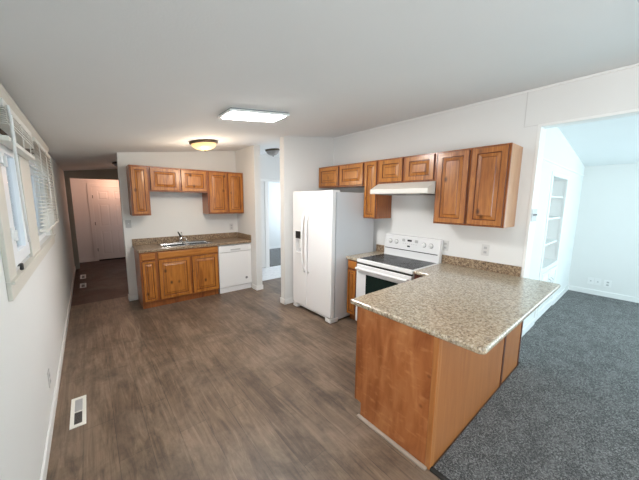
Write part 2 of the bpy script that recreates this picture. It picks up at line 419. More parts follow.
# corridor and vestibule
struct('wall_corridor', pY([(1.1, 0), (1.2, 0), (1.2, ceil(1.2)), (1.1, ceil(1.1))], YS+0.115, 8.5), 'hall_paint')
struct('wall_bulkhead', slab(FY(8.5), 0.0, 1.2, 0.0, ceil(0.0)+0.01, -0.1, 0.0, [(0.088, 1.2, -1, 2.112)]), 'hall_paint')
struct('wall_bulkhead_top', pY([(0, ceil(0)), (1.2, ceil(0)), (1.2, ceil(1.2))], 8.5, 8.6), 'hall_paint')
struct('wall_vestibule', pY([(0, 0), (1.6, 0), (1.6, ceil(1.6)), (0, ceil(0))], 9.38, 9.5), 'warm_lit_paint')
struct('wall_vestibule_side', slab(FXp(0), 8.6, 9.38, 0.0, ceil(1.5), 1.5, 1.6), 'warm_lit_paint')
struct('baseboard_vestibule', slab(FY(9.38), 0.0, 0.385, 0.0, 0.085, 0.0, 0.012), 'warm_lit_paint', bevel=0.003)
# passage, bedroom seen through it
ytr = 2.10
struct('wall_passage', slab(FY(5.98), 2.74, 5.1, 0.0, 2.90, -0.1, 0.0, [(3.72, 4.50, -1, ytr)]), 'wall_paint')
struct('wall_passage_end', slab(FXp(0), 3.72, 5.98, 0.0, ceil(5.1), 5.1, 5.2, [(4.35, 5.35, 0.75, 2.05)]), 'wall_paint')
struct('wall_bedroom', pY([(2.6, 0), (6.8, 0), (6.8, ceil(6.8)), (XR, ceil(XR)), (2.6, ceil(2.6))], 8.22, 8.34), 'wall_paint')
struct('wall_bedroom_side', slab(FXp(0), 6.08, 8.22, 0.0, ceil(6.75), 6.6, 6.7, [(6.6, 7.8, 0.9, 2.05)]), 'wall_paint')
struct('baseboard_bedroom', slab(FY(8.22), 2.7, 6.6, 0.0, 0.09, 0.0, 0.012), 'trim_paint', bevel=0.003)
struct('trim_5', slab(FY(5.98), 3.62, 3.72, 0.0, ytr-0.001, 0.0, 0.016), 'trim_paint', bevel=0.003)
struct('trim_6', slab(FY(5.98), 2.74, 4.60, ytr, ytr+0.06, 0.0, 0.016), 'trim_paint', bevel=0.003)
# living room
NI = (5.00, 5.86, 0.78, 2.0)      # niche of the built-in
struct('wall_living', slab(FY(YF), W+0.11, XL2+0.12, 0.0, ceil(XL2)-0.02, -0.1, 0.0, [(4.90, 6.00, 0.03, 2.06)]), 'wall_paint')
struct('wall_living_gable', pY([(W+0.11, ceil(XL2)-0.02), (XL2+0.12, ceil(XL2)-0.02), (XL2+0.12, ceil(XL2+0.12)), (XR, ceil(XR)), (W+0.11, ceil(W+0.11))], YF, YF+0.1), 'wall_paint')
struct('trim_7', slab(FY(YF), W+0.11, XL2, 2.15, 2.168, 0.0, 0.008), 'trim_paint')
struct('wall_far', slab(FX(XL2), YB, YF+0.1, 0.0, ceil(XL2), -0.12, 0.0, [(-2.85, -0.65, 0.7, 2.0)]), 'wall_paint')
struct('baseboard_far', slab(FX(XL2), YB, YF, 0.0, 0.10, 0.0, 0.014), 'trim_paint', bevel=0.003)
struct('baseboard_living', slab(FY(YF), W+0.191, 4.897, 0.0, 0.10, 0.0, 0.014), 'trim_paint', bevel=0.003)
struct('baseboard_living.001', slab(FY(YF), 6.003, XL2-0.014, 0.0, 0.10, 0.0, 0.014), 'trim_paint', bevel=0.003)
struct('wall_back', slab(FYp(YB), -0.12, XL2+0.12, 0.0, 2.25, -0.12, 0.0, [(3.9, 6.9, 0.2, 2.2)]), 'wall_paint')
struct('wall_back_gable', pY([(-0.12, 2.25), (XL2+0.12, 2.25), (XL2+0.12, ceil(XL2+0.12)), (XR, ceil(XR)), (-0.12, ceil(-0.12)+0.01)], YB-0.12, YB), 'wall_paint')
# strips on the floor along the peninsula
struct('trim_8', slab(FZ(0.0), 1.800, 1.8285, 0.715, 1.285, 0.0, 0.016), 'taupe_strip', 'taupe floor strip along the peninsula end panel', bevel=0.005)
struct('trim_9', slab(FZ(0.0), 1.826, 1.858, YB, 0.70, 0.0, 0.018), 'dark_gap', 'dark edge strip between laminate and carpet', bevel=0.006)

# window frames, casing, panes
for k, (y0, y1, z0, z1) in enumerate(WIN):
    P = FXp(0.0)
    wf = struct('window_%d' % (k+1), slab(P, y0, y1, z0, z1, -0.11, -0.035, [(y0+0.05, y1-0.05, z0+0.05, z1-0.05)]), 'vinyl_white', bevel=0.004)
    ym = (y0+y1)/2
    if k == 0:
        sash = struct('sash', slab(P, y0+0.004, y1-0.004, z0+0.03, z1-0.03, -0.034, 0.008, [(y0+0.18, y1-0.11, z0+0.10, z1-0.10)]), 'vinyl_white', parent=wf, bevel=0.004)
        struct('pane', slab(P, y0+0.17, y1-0.10, z0+0.09, z1-0.09, -0.020, -0.014), 'window_glass', parent=sash)
        for zz in (1.47, 1.86):
            bm = B(0.006, 0.018, y0+0.05, y0+0.12, zz-0.03, zz+0.03); box(bm, 0.014, 0.030, y0+0.07, y0+0.095, zz-0.045, zz+0.012)
            struct('latch', bm, 'white_plastic', parent=sash, bevel=0.004)
        bm = tube([(0.004, y0+0.17, z0+0.025), (0.022, y0+0.13, z0+0.035), (0.026, y0+0.09, z0+0.015)], 0.008)
        struct('crank_handle', bm, 'black_plastic', parent=wf, smooth=True)
    else:
        sash = struct('sash', slab(P, y0+0.05, y1-0.05, z0+0.05, z1-0.05, -0.095, -0.060, [(y0+0.12, ym-0.03, z0+0.12, z1-0.12), (ym+0.03, y1-0.12, z0+0.12, z1-0.12)]), 'vinyl_white', parent=wf, bevel=0.004)
        for a, b in ((y0+0.11, ym-0.02), (ym+0.02, y1-0.11)):
            struct('pane', slab(P, a, b, z0+0.11, z1-0.11, -0.082, -0.076), 'window_glass', parent=sash)
bm = slab(FXp(0), 1.95, 4.34, 1.155, 1.245, 0.0, 0.018); box(bm, 0.0, 0.032, 1.95, 4.34, 1.235, 1.252)
struct('trim_10', bm, 'beige_casing', bevel=0.003)
struct('trim_11', slab(FXp(0), 1.95, 2.11, 1.252, 2.00, 0.0, 0.018), 'beige_casing', bevel=0.003)
struct('trim_12', slab(FXp(0), 2.70, 3.10, 1.252, 2.00, 0.0, 0.018), 'beige_casing', bevel=0.003)
struct('trim_13', slab(FXp(0), 4.20, 4.30, 1.252, 2.00, 0.0, 0.018), 'beige_casing', bevel=0.003)
struct('trim_17', slab(FXp(0), 1.95, 4.34, 2.001, 2.14, 0.0, 0.012), 'head_gap_shade', bevel=0.003)
struct('trim_14', pY([(0, 2.141), (0.022, 2.141), (0.03, 2.17), (0.045, 2.21), (0.045, 2.235), (0, 2.235)], 1.9, 4.6), 'beige_casing')

# vestibule door, six panels
dw = (0.47, 1.24); dz = (0.03, 1.95)
dr = struct('door_1', slab(FY(9.38), dw[0], dw[1], dz[0], dz[1], -0.02, 0.004), 'warm_lit_paint')
um = (dw[0]+dw[1])/2
for (v0, v1) in ((0.16, 0.80), (0.92, 1.52), (1.62, 1.86)):
    for (u0, u1) in ((dw[0]+0.10, um-0.05), (um+0.05, dw[1]-0.10)):
        struct('panel', rings(FY(9.376), u0, u1, v0, v1, [(0, -0.002, 0), (0, 0.004, 0), (0.018, -0.001, 0), (0.03, -0.001, 0), (0.045, 0.005, 0)]), 'warm_lit_paint', parent=dr)
for zz in (0.3, 1.0, 1.7): struct('hinge', B(dw[0]-0.012, dw[0]+0.004, 9.364, 9.378, zz-0.04, zz+0.04), 'bronze', parent=dr)
struct('trim_15', slab(FY(9.38), dw[0]-0.095, dw[1]+0.095, 0.0, dz[1]+0.095, 0.0, 0.02, [(dw[0]-0.01, dw[1]+0.01, -1, dz[1]+0.008)]), 'warm_lit_paint', bevel=0.004)
struct('under_door_shade', B(dw[0], dw[1], 9.362, 9.379, 0.0, 0.03), 'dark_gap')  # black strip stands in for the dark gap under the door
# the open bedroom door and its jamb
d2 = struct('door_2', slab(FXp(0), 6.09, 6.86, 0.015, 2.092, 3.735, 3.77), 'trim_paint')
bm = lathe([(0.0, 0), (0.03, 0), (0.03, 0.008), (0.012, 0.012), (0.012, 0.035), (0.027, 0.045), (0.027, 0.065), (0.0, 0.075)], (3.77, 6.79, 0.98), (1, 0, 0), 16)
struct('door_handle', bm, 'stainless', parent=d2, smooth=True)

# ---------------------------------------------------------------- sink wall cabinets
GU = 'upper cabinets over the sink'
XC0, XC1 = 0.845, 2.6218
YU = 4.986
def cab_y(name, label, group, x0, x1, z0, z1, yfront, yback, doors, wood_m, frame_m, cat='cabinet', body_z0=None, side_m=None, hollow=False):
    """cabinet whose front looks to -Y: carcass, face frame, doors / drawers"""
    t = thing(name, label, cat, ((x0+x1)/2, (yfront+yback)/2, z0), group)
    if hollow:
        for a, b in ((x0+0.001, x0+0.018), (x1-0.018, x1-0.001)): obj('side_panel', B(a, b, yfront+0.0205, yback-0.001, body_z0, z1), frame_m, t)
        obj('bottom_panel', B(x0+0.019, x1-0.019, yfront+0.0205, yback-0.001, body_z0, body_z0+0.016), frame_m, t)
        obj('rear_panel', B(x0+0.019, x1-0.019, yback-0.012, yback-0.001, body_z0+0.017, z1), frame_m, t)
    else:
        obj('carcass', B(x0+0.001, x1-0.001, yfront+0.02, yback-0.001, z0 if body_z0 is None else body_z0, z1), side_m or frame_m, t)
    P = FY(yfront+0.02)
    obj('face_frame', slab(P, x0, x1, z0 if body_z0 is None else body_z0, z1, 0.0, 0.02, [(d[1]+0.02, d[2]-0.02, d[3]+0.02, d[4]-0.02) for d in doors]), frame_m, t, bevel=0.0015)
    for kind, u0, u1, v0, v1 in doors:
        bm = panel_door(P, u0, u1, v0, v1, 0.021) if kind == 'door' else drawer_front(P, u0, u1, v0, v1, 0.021)
        obj(kind if kind == 'door' else 'drawer_front', bm, [wood_m if kind == 'door' else wood_m + '_along', 'glaze'], t)
    return t
ZT, ZB1, ZB2 = 2.155, 1.405, 1.775
cab_y('wall_cabinet', 'tall narrow one-door knotty wood wall cabinet left above the sink', GU, XC0, 1.090, ZB1, ZT, YU, YS, [('door', 0.862, 1.076, 1.425, 2.135)], 'honey_wood', 'frame_wood')
cab_y('wall_cabinet', 'short two-door knotty wood wall cabinet bridging above the sink', GU, 1.092, 1.962, ZB2, ZT, YU, YS,
      [('door', 1.108, 1.518, 1.79, 2.135), ('door', 1.546, 1.95, 1.79, 2.135)], 'honey_wood', 'frame_wood')
cab_y('wall_cabinet', 'tall two-door knotty wood wall cabinet above the dishwasher', GU, 1.964, XC1, ZB1, ZT, YU, YS,
      [('door', 1.984, 2.300, 1.425, 2.135), ('door', 2.326, 2.606, 1.425, 2.135)], 'honey_wood', 'frame_wood')
# sink base
YBF = 4.727
t = cab_y('base_cabinet', 'knotty wood sink base cabinet with two doors and false front', None, 0.858, 2.008, 0.0, 0.874, YBF, YS,
      [('drawer', 0.880, 1.058, 0.748, 0.858), ('door', 0.880, 1.058, 0.115, 0.735), ('drawer', 1.092, 1.994, 0.755, 0.858), ('door', 1.092, 1.546, 0.115, 0.742), ('door', 1.574, 1.994, 0.115, 0.742)],
      'honey_wood', 'frame_wood', body_z0=0.098, hollow=True)
obj('toe_kick', B(0.862, 2.006, YBF+0.045, YS-0.002, 0.0, 0.099), 'frame_wood', t)
# sink countertop with a cut-out
SX0, SX1, SY0, SY1 = 1.17, 1.95, 4.775, 5.215
ct = thing('countertop', 'brown speckled laminate countertop around the double sink', 'countertop', (1.73, 5.0, 0.876))
obj('worktop', slab(FZ(0.876), XC0-0.003, 2.6225, 4.6967, YS-0.001, 0.0, 0.038, [(SX0+0.015, SX1-0.015, SY0+0.015, SY1-0.07)]), 'speckled_laminate_dark', ct, bevel=0.006)
bm = B(XC0-0.003, 2.602, YS-0.021, YS-0.001, 0.914, 1.017); obj('backsplash', bm, 'speckled_laminate_dark', ct, bevel=0.003)
obj('side_splash', B(2.603, 2.6225, 4.70, YS-0.022, 0.914, 1.017), 'speckled_laminate_dark', ct, bevel=0.003)
# sink
sk = thing('sink', 'stainless steel double bowl sink in the speckled countertop', 'sink', (1.56, 5.0, 0.914))
XM = (SX0+SX1)/2
BAS = [(SX0+0.035, XM-0.018, SY0+0.035, SY1-0.085), (XM+0.018, SX1-0.035, SY0+0.035, SY1-0.085)]
obj('rim', slab(FZ(0.9145), SX0, SX1, SY0, SY1, 0.0, 0.007, BAS), 'stainless', sk, bevel=0.003)
for (a, b, c, d) in BAS:
    bm = bmesh.new(); R = []
    for (i, z) in ((0.0, 0.92), (0.006, 0.90), (0.012, 0.78), (0.035, 0.752)):
        R.append([bm.verts.new((x, y, z)) for x, y in ((a+i, c+i), (b-i, c+i), (b-i, d-i), (a+i, d-i))])
    for p, q in zip(R, R[1:]):
        for i in range(4): bm.faces.new((p[i], p[(i+1) % 4], q[(i+1) % 4], q[i]))
    bm.faces.new(R[-1]); bw = obj('basin', bm, 'stainless', sk)
    bw.modifiers.new('thick', 'SOLIDIFY').thickness = 0.002
    obj('drain', lathe([(0, 0.003), (0.03, 0.003), (0.042, 0.001), (0.045, 0.0)], ((a+b)/2, (c+d)/2, 0.7525), n=24), 'chrome', bw, smooth=True)
fx, fy, fz = 1.535, 5.175, 0.922
fc = thing('faucet', 'chrome single lever kitchen faucet with black lever behind the sink', 'faucet', (fx, fy, fz))
obj('deck_plate', slab(FZ(fz), fx-0.125, fx+0.125, fy-0.028, fy+0.028, 0, 0.012), 'chrome', fc, bevel=0.005)
obj('body', lathe([(0.0, 0.010), (0.026, 0.010), (0.026, 0.05), (0.022, 0.075), (0.014, 0.088), (0, 0.09)], (fx, fy, fz), n=20), 'chrome', fc, smooth=True)
obj('spout', tube([(fx, fy, fz+0.045), (fx+0.01, fy-0.05, fz+0.075), (fx+0.03, fy-0.12, fz+0.085), (fx+0.045, fy-0.18, fz+0.07), (fx+0.047, fy-0.19, fz+0.05)], 0.012, 12), 'chrome', fc, smooth=True)
obj('lever', tube([(fx, fy, fz+0.08), (fx-0.012, fy-0.01, fz+0.12), (fx-0.045, fy-0.02, fz+0.185)], 0.012, 10, radii=[0.016, 0.013, 0.009]), 'black_plastic', fc, smooth=True)
obj('lever_cap', tube([(fx+0.012, fy, fz+0.085), (fx+0.02, fy, fz+0.13), (fx+0.014, fy+0.004, fz+0.175)], 0.01, 10), 'chrome', fc, smooth=True)
# dishwasher
DX0, DX1, DYF = 2.016, 2.6205, 4.722
dwm = thing('dishwasher', 'white built-in dishwasher right of the sink cabinet', 'dishwasher', (2.32, 5.0, 0))
obj('tub', B(DX0+0.004, DX1-0.004, DYF+0.03, YS-0.03, 0.02, 0.872), 'light_grey_plastic', dwm)
obj('door_panel', slab(FY(DYF), DX0, DX1, 0.105, 0.735, -0.03, 0.0), 'enamel', dwm, bevel=0.004)
cp = obj('control_panel', slab(FY(DYF), DX0, DX1, 0.742, 0.858, -0.03, 0.008), 'enamel', dwm, bevel=0.004)
obj('pocket_handle', slab(FY(DYF), DX0+0.21, DX1-0.21, 0.765, 0.79, 0.0075, 0.0095), 'light_grey_plastic', cp, bevel=0.001)
obj('vent_slots', slab(FY(DYF), DX0+0.03, DX1-0.03, 0.851, 0.8535, 0.0075, 0.009), 'grey_mark', cp)
obj('round_badge', lathe([(0, 0.003), (0.022, 0.003), (0.024, 0)], (DX1-0.10, DYF, 0.225), (0, -1, 0), 24), 'grey_mark', dwm)
obj('toe_panel', slab(FY(DYF), DX0+0.004, DX1-0.004, 0.0, 0.095, -0.05, -0.022), 'enamel', dwm, bevel=0.003)

# ---------------------------------------------------------------- range wall cabinets
GR = 'upper cabinets on the range wall'
XF = 3.324
def cab_x(name, label, group, y0, y1, z0, z1, xfront, xback, doors, wood_m, frame_m, body_z0=None, side_m=None, cat='cabinet'):
    t = thing(name, label, cat, ((xfront+xback)/2, (y0+y1)/2, z0), group)
    zb = z0 if body_z0 is None else body_z0
    obj('carcass', B(xfront+0.02, xback-0.001, y0+0.001, y1-0.001, zb, z1), side_m or frame_m, t)
    P = FX(xfront+0.02)
    obj('face_frame', slab(P, y0, y1, zb, z1, 0.0, 0.02, [(d[1]+0.02, d[2]-0.02, d[3]+0.02, d[4]-0.02) for d in doors]), frame_m, t, bevel=0.0015)
    for kind, u0, u1, v0, v1 in doors:
        bm = panel_door(P, u0, u1, v0, v1, 0.021) if kind == 'door' else drawer_front(P, u0, u1, v0, v1, 0.021)
        obj('door' if kind == 'door' else 'drawer_front', bm, [wood_m if kind == 'door' else wood_m+'_across', 'glaze'], t)
    return t
ZT2, ZB3, ZB4 = 2.195, 1.422, 1.875
cab_x('wall_cabinet', 'short two-door wood wall cabinet above the white refrigerator', GR, 2.606, 3.600, ZB4-0.005, ZT2, XF, W, [('door', 3.118, 3.575, 1.885, 2.18), ('door', 2.625, 3.085, 1.885, 2.18)], 'honey_wood', 'frame_wood')
cab_x('wall_cabinet', 'tall narrow wood wall cabinet between refrigerator and range hood', GR, 2.372, 2.604, ZB3, ZT2, XF, W, [('door', 2.388, 2.590, 1.436, 2.18)], 'honey_wood', 'frame_wood')
cab_x('wall_cabinet', 'short two-door wood wall cabinet over the range hood', GR, 1.572, 2.370, ZB4+0.012, ZT2, XF, W, [('door', 1.994, 2.345, 1.90, 2.18), ('door', 1.592, 1.955, 1.90, 2.18)], 'honey_wood', 'frame_wood')
cab_x('wall_cabinet', 'large two-door wood wall cabinet above the peninsula counter', GR, 0.872, 1.570, ZB3-0.004, ZT2, XF, W, [('door', 1.226, 1.552, 1.432, 2.18), ('door', 0.888, 1.204, 1.432, 2.18)], 'alder_wood', 'frame_wood', side_m='side_wood')
# range hood
hd = thing('range_hood', 'almond white range hood under the short wall cabinet', 'range hood', (3.4, 1.97, 1.75))
hp = [(W-0.002, 1.886), (3.325, 1.886), (3.165, 1.805), (3.165, 1.752), (3.18, 1.748), (W-0.002, 1.748)]
obj('shell', prism(hp, lambda u, v: (u, 1.574, v), lambda u, v: (u, 2.368, v)), 'almond_enamel', hd, bevel=0.004)
obj('filter_panel', B(3.24, 3.56, 1.66, 2.28, 1.738, 1.7485), 'vent_metal', hd, bevel=0.002)
obj('lamp_lens', B(3.20, 3.235, 1.70, 1.86, 1.740, 1.7485), 'light_grey_plastic', hd, bevel=0.002)

# ---------------------------------------------------------------- refrigerator
RY0, RY1, RYS = 2.602, 3.480, 3.130
XD = 2.715
fr = thing('refrigerator', 'white side by side refrigerator against the stub wall', 'refrigerator', (3.15, 3.04, 0))
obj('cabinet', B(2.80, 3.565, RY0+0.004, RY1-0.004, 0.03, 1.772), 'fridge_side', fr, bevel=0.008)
obj('gasket', B(2.785, 2.801, RY0+0.018, RY1-0.018, 0.09, 1.765), 'light_grey_plastic', fr)
fd = obj('freezer_door', slab(FX(XD), RYS+0.004, RY1, 0.085, 1.79, -0.072, 0.0, [(3.252, 3.388, 0.872, 1.200)]), 'fridge_white', fr, bevel=0.012, segs=3)
rd = obj('fridge_door', slab(FX(XD), RY0, RYS-0.004, 0.085, 1.79, -0.072, 0.0), 'fridge_white', fr, bevel=0.012, segs=3)
dp = obj('water_dispenser', slab(FX(XD), 3.240, 3.400, 0.862, 1.212, -0.010, 0.006, [(3.256, 3.384, 0.885, 1.085)]), 'white_plastic', fd, bevel=0.004)
obj('control_face', slab(FX(XD), 3.246, 3.394, 1.098, 1.206, 0.005, 0.009), 'black_plastic', fd, bevel=0.002)
obj('dispenser_recess', slab(FX(XD+0.068), 3.254, 3.386, 0.875, 1.09, 0.0, 0.004), 'light_grey_plastic', fd)
obj('dispenser_paddle', slab(FX(XD+0.03), 3.295, 3.345, 0.955, 1.075, 0.0, 0.012), 'white_plastic', fd, bevel=0.003)
obj('dispenser_tray', B(XD-0.006, XD+0.066, 3.256, 3.384, 0.874, 0.888), 'white_plastic', fd, bevel=0.002)
def handle(y, parent):
    pts = []
    for i in range(15):
        f = i/14; z = 0.62 + 0.88*f
        bow = 0.058*(1 - (2*f-1)**4*0.95); pts.append((XD - bow + 0.002, y + (0.006 if y > RYS else -0.006)*math.sin(PI*f), z))
    obj('handle', tube(pts, 0.013, 12), 'fridge_white', parent, smooth=True)
handle(RYS+0.045, fd); handle(RYS-0.045, rd)
bg_ = bmesh.new()
for i in range(8): box(bg_, XD-0.0015, XD+0.001, 2.715-i*0.0095, 2.715-i*0.0095+0.006, 1.700 - 0.003*(i % 2), 1.712)
obj('door_badge', bg_, 'grey_mark', rd)
obj('base_grille', slab(FX(2.79), RY0+0.03, RY1-0.03, 0.018, 0.078, -0.01, 0.0), 'white_plastic', fr, bevel=0.003)
for (a, b) in ((RY0-0.002, RY0+0.115), (RY1-0.10, RY1)):
    ft = obj('foot_cover', B(XD+0.006, 2.86, a, b, 0.012, 0.072), 'white_plastic', fr, bevel=0.006)
    obj('roller', tube([(XD+0.06, a+0.03, 0.018), (XD+0.06, b-0.03, 0.018)], 0.018, 14), 'black_plastic', ft)
for (a, b) in ((RY0+0.02, RY0+0.10), (RY1-0.10, RY1-0.02)):
    obj('hinge_cover', B(XD+0.012, 2.87, a, b, 1.772, 1.796), 'white_plastic', fr, bevel=0.005)

# ---------------------------------------------------------------- base cabinet left of the range and its counter
lb = cab_x('base_cabinet', 'narrow wood base cabinet between refrigerator and range', None, 2.412, 2.592, 0.0, 0.874, 3.02, W, [('drawer', 2.426, 2.578, 0.752, 0.858), ('door', 2.426, 2.578, 0.118, 0.738)], 'honey_wood', 'frame_wood', body_z0=0.10)
obj('toe_kick', B(3.085, W-0.002, 2.414, 2.590, 0.0, 0.101), 'frame_wood', lb)
lc = thing('countertop', 'small speckled laminate countertop between refrigerator and range', 'countertop', (3.3, 2.5, 0.876))
obj('worktop', B(2.985, W-0.001, 2.410, 2.598, 0.876, 0.914), 'speckled_laminate', lc, bevel=0.007)
obj('backsplash', B(W-0.021, W-0.001, 2.410, 2.598, 0.914, 1.017), 'speckled_laminate_dark', lc, bevel=0.003)

# ---------------------------------------------------------------- range
GY0, GY1 = 1.590, 2.406
rg = thing('range', 'white freestanding electric range with black glass cooktop', 'stove', (3.3, 2.0, 0))
obj('body', B(3.025, 3.625, GY0+0.004, GY1-0.004, 0.03, 0.885), 'enamel', rg, bevel=0.004)
obj('cooktop_frame', B(2.99, 3.60, GY0, GY1, 0.868, 0.914), 'enamel', rg, bevel=0.009, segs=3)
gl = obj('cooktop', B(3.025, 3.545, GY0+0.022, GY1-0.022, 0.9135, 0.917), 'cooktop_glass', rg, bevel=0.001)
for (x, y, r) in ((3.16, 1.80, 0.105), (3.16, 2.20, 0.085), (3.41, 1.80, 0.085), (3.41, 2.20, 0.105)):
    bm = bmesh.new()
    for rr in (r, r*0.72): lathe([(rr-0.003, 0.0), (rr-0.003, 0.0008), (rr+0.001, 0.0008), (rr+0.001, 0.0)], (x, y, 0.917), n=40, bm=bm)
    obj('burner_ring', bm, 'burner_ring', gl)
BX = 3.575
bgp = [(W-0.005, 0.905), (3.565, 0.905), (3.565, 1.02), (3.577, 1.19), (3.592, 1.203), (W-0.005, 1.203)]
bk = obj('backguard', prism(bgp, lambda u, v: (u, GY0, v), lambda u, v: (u, GY1, v)), 'enamel', rg, bevel=0.008, segs=3)
obj('vent_line', B(3.5615, 3.566, GY0+0.02, GY1-0.02, 1.008, 1.018), 'black_plastic', bk)
for y in (2.307, 2.208, 1.800, 1.705):
    kb = obj('knob', lathe([(0, 0.028), (0.017, 0.028), (0.022, 0.022), (0.025, 0.0)], (3.571, y, 1.112), (-1, 0, 0.07), 24), 'white_plastic', bk, smooth=True)
    obj('knob_ring', lathe([(0.025, 0.003), (0.030, 0.003), (0.031, 0.0), (0.025, 0.0), (0.025, 0.003)], (3.5715, y, 1.112), (-1, 0, 0.07), 24), 'vent_metal', kb)
    obj('knob_grip', slab(FX(3.547), y-0.005, y+0.005, 1.092, 1.132, 0.0, 0.012), 'white_plastic', kb, bevel=0.002)
obj('clock_display', B(3.567, 3.575, 1.975, 2.035, 1.133, 1.157), 'black_plastic', bk)
obj('brand_plate', B(3.5665, 3.572, 1.995, 2.035, 1.058, 1.078), 'black_plastic', bk)
for y in (2.095, 1.905):
    obj('button_pad', B(3.5665, 3.5755, y-0.022, y+0.022, 1.125, 1.162), 'light_grey_plastic', bk, bevel=0.004)
for i in range(7): obj('button', B(3.566, 3.5725, 1.90+i*0.032, 1.912+i*0.032, 1.098, 1.104), 'light_grey_plastic', bk)
od = obj('oven_door', slab(FX(2.985), GY0+0.006, GY1-0.006, 0.255, 0.845, -0.045, 0.0), 'enamel', rg, bevel=0.008, segs=3)
obj('door_window', slab(FX(2.985), GY0+0.17, GY1-0.17, 0.40, 0.730, -0.001, 0.003), 'oven_glass', od, bevel=0.001)
bm = tube([(2.942, GY0+0.03, 0.798), (2.935, GY0+0.2, 0.80), (2.933, 2.0, 0.80), (2.935, GY1-0.2, 0.80), (2.942, GY1-0.03, 0.798)], 0.017, 14)
box(bm, 2.94, 2.986, GY0+0.03, GY0+0.06, 0.784, 0.812); box(bm, 2.94, 2.986, GY1-0.06, GY1-0.03, 0.784, 0.812)
obj('oven_handle', bm, 'enamel', od, bevel=0.003)
obj('door_gap', B(2.995, 3.026, GY0+0.01, GY1-0.01, 0.846, 0.867), 'dark_gap', rg)
dr_ = obj('storage_drawer', slab(FX(2.985), GY0+0.006, GY1-0.006, 0.06, 0.247, -0.045, 0.0), 'enamel', rg, bevel=0.008, segs=3)
for y in (GY0+0.06, GY1-0.06): obj('foot', lathe([(0.018, 0), (0.018, 0.032)], (3.10, y, 0.0), n=14), 'black_plastic', rg)

# ---------------------------------------------------------------- peninsula
PX, PY0, PY1 = 1.8315, 0.703, 1.336
XE = 3.617
pn = thing('peninsula_cabinet', 'orange wood peninsula base cabinet with panelled end and back', 'cabinet', (2.7, 1.0, 0))
obj('carcass', B(PX+0.02, XE-0.02, PY0+0.012, PY1-0.021, 0.10, 0.875), 'frame_wood', pn)
obj('corner_carcass', B(3.02, XE-0.001, PY1-0.02, GY0-0.006, 0.0, 0.875), 'dark_strip_wood', pn)
bm = pX([(PY0+0.03, 0.0), (1.272, 0.0), (1.272, 0.112), (PY1-0.014, 0.118), (PY1-0.014, 0.875), (PY0+0.03, 0.875)], PX, PX+0.019)
obj('end_panel', bm, 'figured_wood', pn)
obj('front_stile', B(PX-0.001, PX+0.04, PY1-0.0135, PY1, 0.115, 0.875), 'frame_wood', pn)
obj('corner_trim', slab(FX(PX+0.02), PY0-0.004, PY0+0.0295, 0.0, 0.875, 0.0, 0.023), 'corner_wood', pn, bevel=0.004)
obj('corner_trim', slab(FY(PY0+0.010), PX+0.0205, PX+0.05, 0.0, 0.875, 0.0, 0.013), 'corner_wood', pn, bevel=0.003)
obj('back_panel', slab(FY(PY0+0.010), PX+0.0505, 3.072, 0.0, 0.875, 0.0, 0.010), 'back_panel_wood', pn)
obj('back_panel', slab(FY(PY0+0.010), 3.118, XE-0.035, 0.0, 0.875, 0.0, 0.010), 'back_panel_wood', pn)
obj('seam_strip', slab(FY(PY0+0.010), 3.0725, 3.1175, 0.0, 0.875, 0.0, 0.013), 'dark_strip_wood', pn)
obj('edge_strip', slab(FY(PY0+0.010), XE-0.0345, XE, 0.0, 0.875, 0.0, 0.014), 'dark_strip_wood', pn)
obj('toe_kick', B(PX+0.02, 3.0, 1.20, 1.262, 0.0, 0.101), 'frame_wood', pn)
for a, b in ((1.86, 2.40), (2.42, 2.96)):
    obj('door', panel_door(FYp(PY1-0.02), a, b, 0.125, 0.855, 0.0), ['honey_wood', 'glaze'], pn)
pc = thing('countertop', 'large speckled laminate countertop on the peninsula', 'countertop', (2.7, 0.95, 0.876))
xp, yo, yi = 1.8175, 0.4583, 1.4059
r = 0.035
tip = [(xp+r-r*math.cos(a), yo+r-r*math.sin(a)) for a in [PI/2*i/5 for i in range(6)]]
bm = pZ(tip + [(W, yo), (W-0.0005, 1.584), (2.995, 1.584), (2.995, yi), (xp, yi)], 0.876, 0.914)
obj('worktop', bm, 'speckled_laminate', pc, bevel=0.014, segs=4)
obj('backsplash', B(W-0.021, W-0.001, 0.773, 1.586, 0.914, 1.017), 'speckled_laminate_dark', pc, bevel=0.003)

# ---------------------------------------------------------------- built-in bookcase in the living room
bc = thing('built_in_bookcase', 'white built-in bookcase with open shelves over two small doors', 'bookcase', (5.45, 0.98, 0.03))
P = FY(YF)
obj('frame', slab(P, 4.902, 5.998, 0.032, 2.058, -0.022, 0.010, [(4.965, 5.915, NI[2]-0.01, NI[3]+0.005), (4.99, 5.91, 0.09, 0.70)]), 'trim_paint', bc, bevel=0.003)
obj('back', B(4.905, 5.995, 1.17, 1.185, 0.035, 2.055), 'trim_paint', bc)
for a, b in ((4.905, 4.960), (5.920, 5.995)): obj('side_panel', B(a, b, YF+0.024, 1.169, 0.035, 2.055), 'trim_paint', bc)
for z in (0.06, 0.76, 1.08, 1.44, 1.745, 2.015): obj('shelf', B(4.961, 5.919, YF+0.024, 1.168, z-0.012, z+0.012), 'trim_paint', bc)
for a, b, k in ((4.996, 5.447, 5.39), (5.453, 5.904, 5.52)):
    d = obj('door', panel_door(FY(YF+0.002), a, b, 0.096, 0.694, 0.0), ['trim_paint', 'trim_paint'], bc)
    obj('pull', tube([(k, YF-0.02, 0.46), (k, YF-0.05, 0.48), (k, YF-0.05, 0.55), (k, YF-0.02, 0.57)], 0.006, 8), 'light_grey_plastic', d, smooth=True)

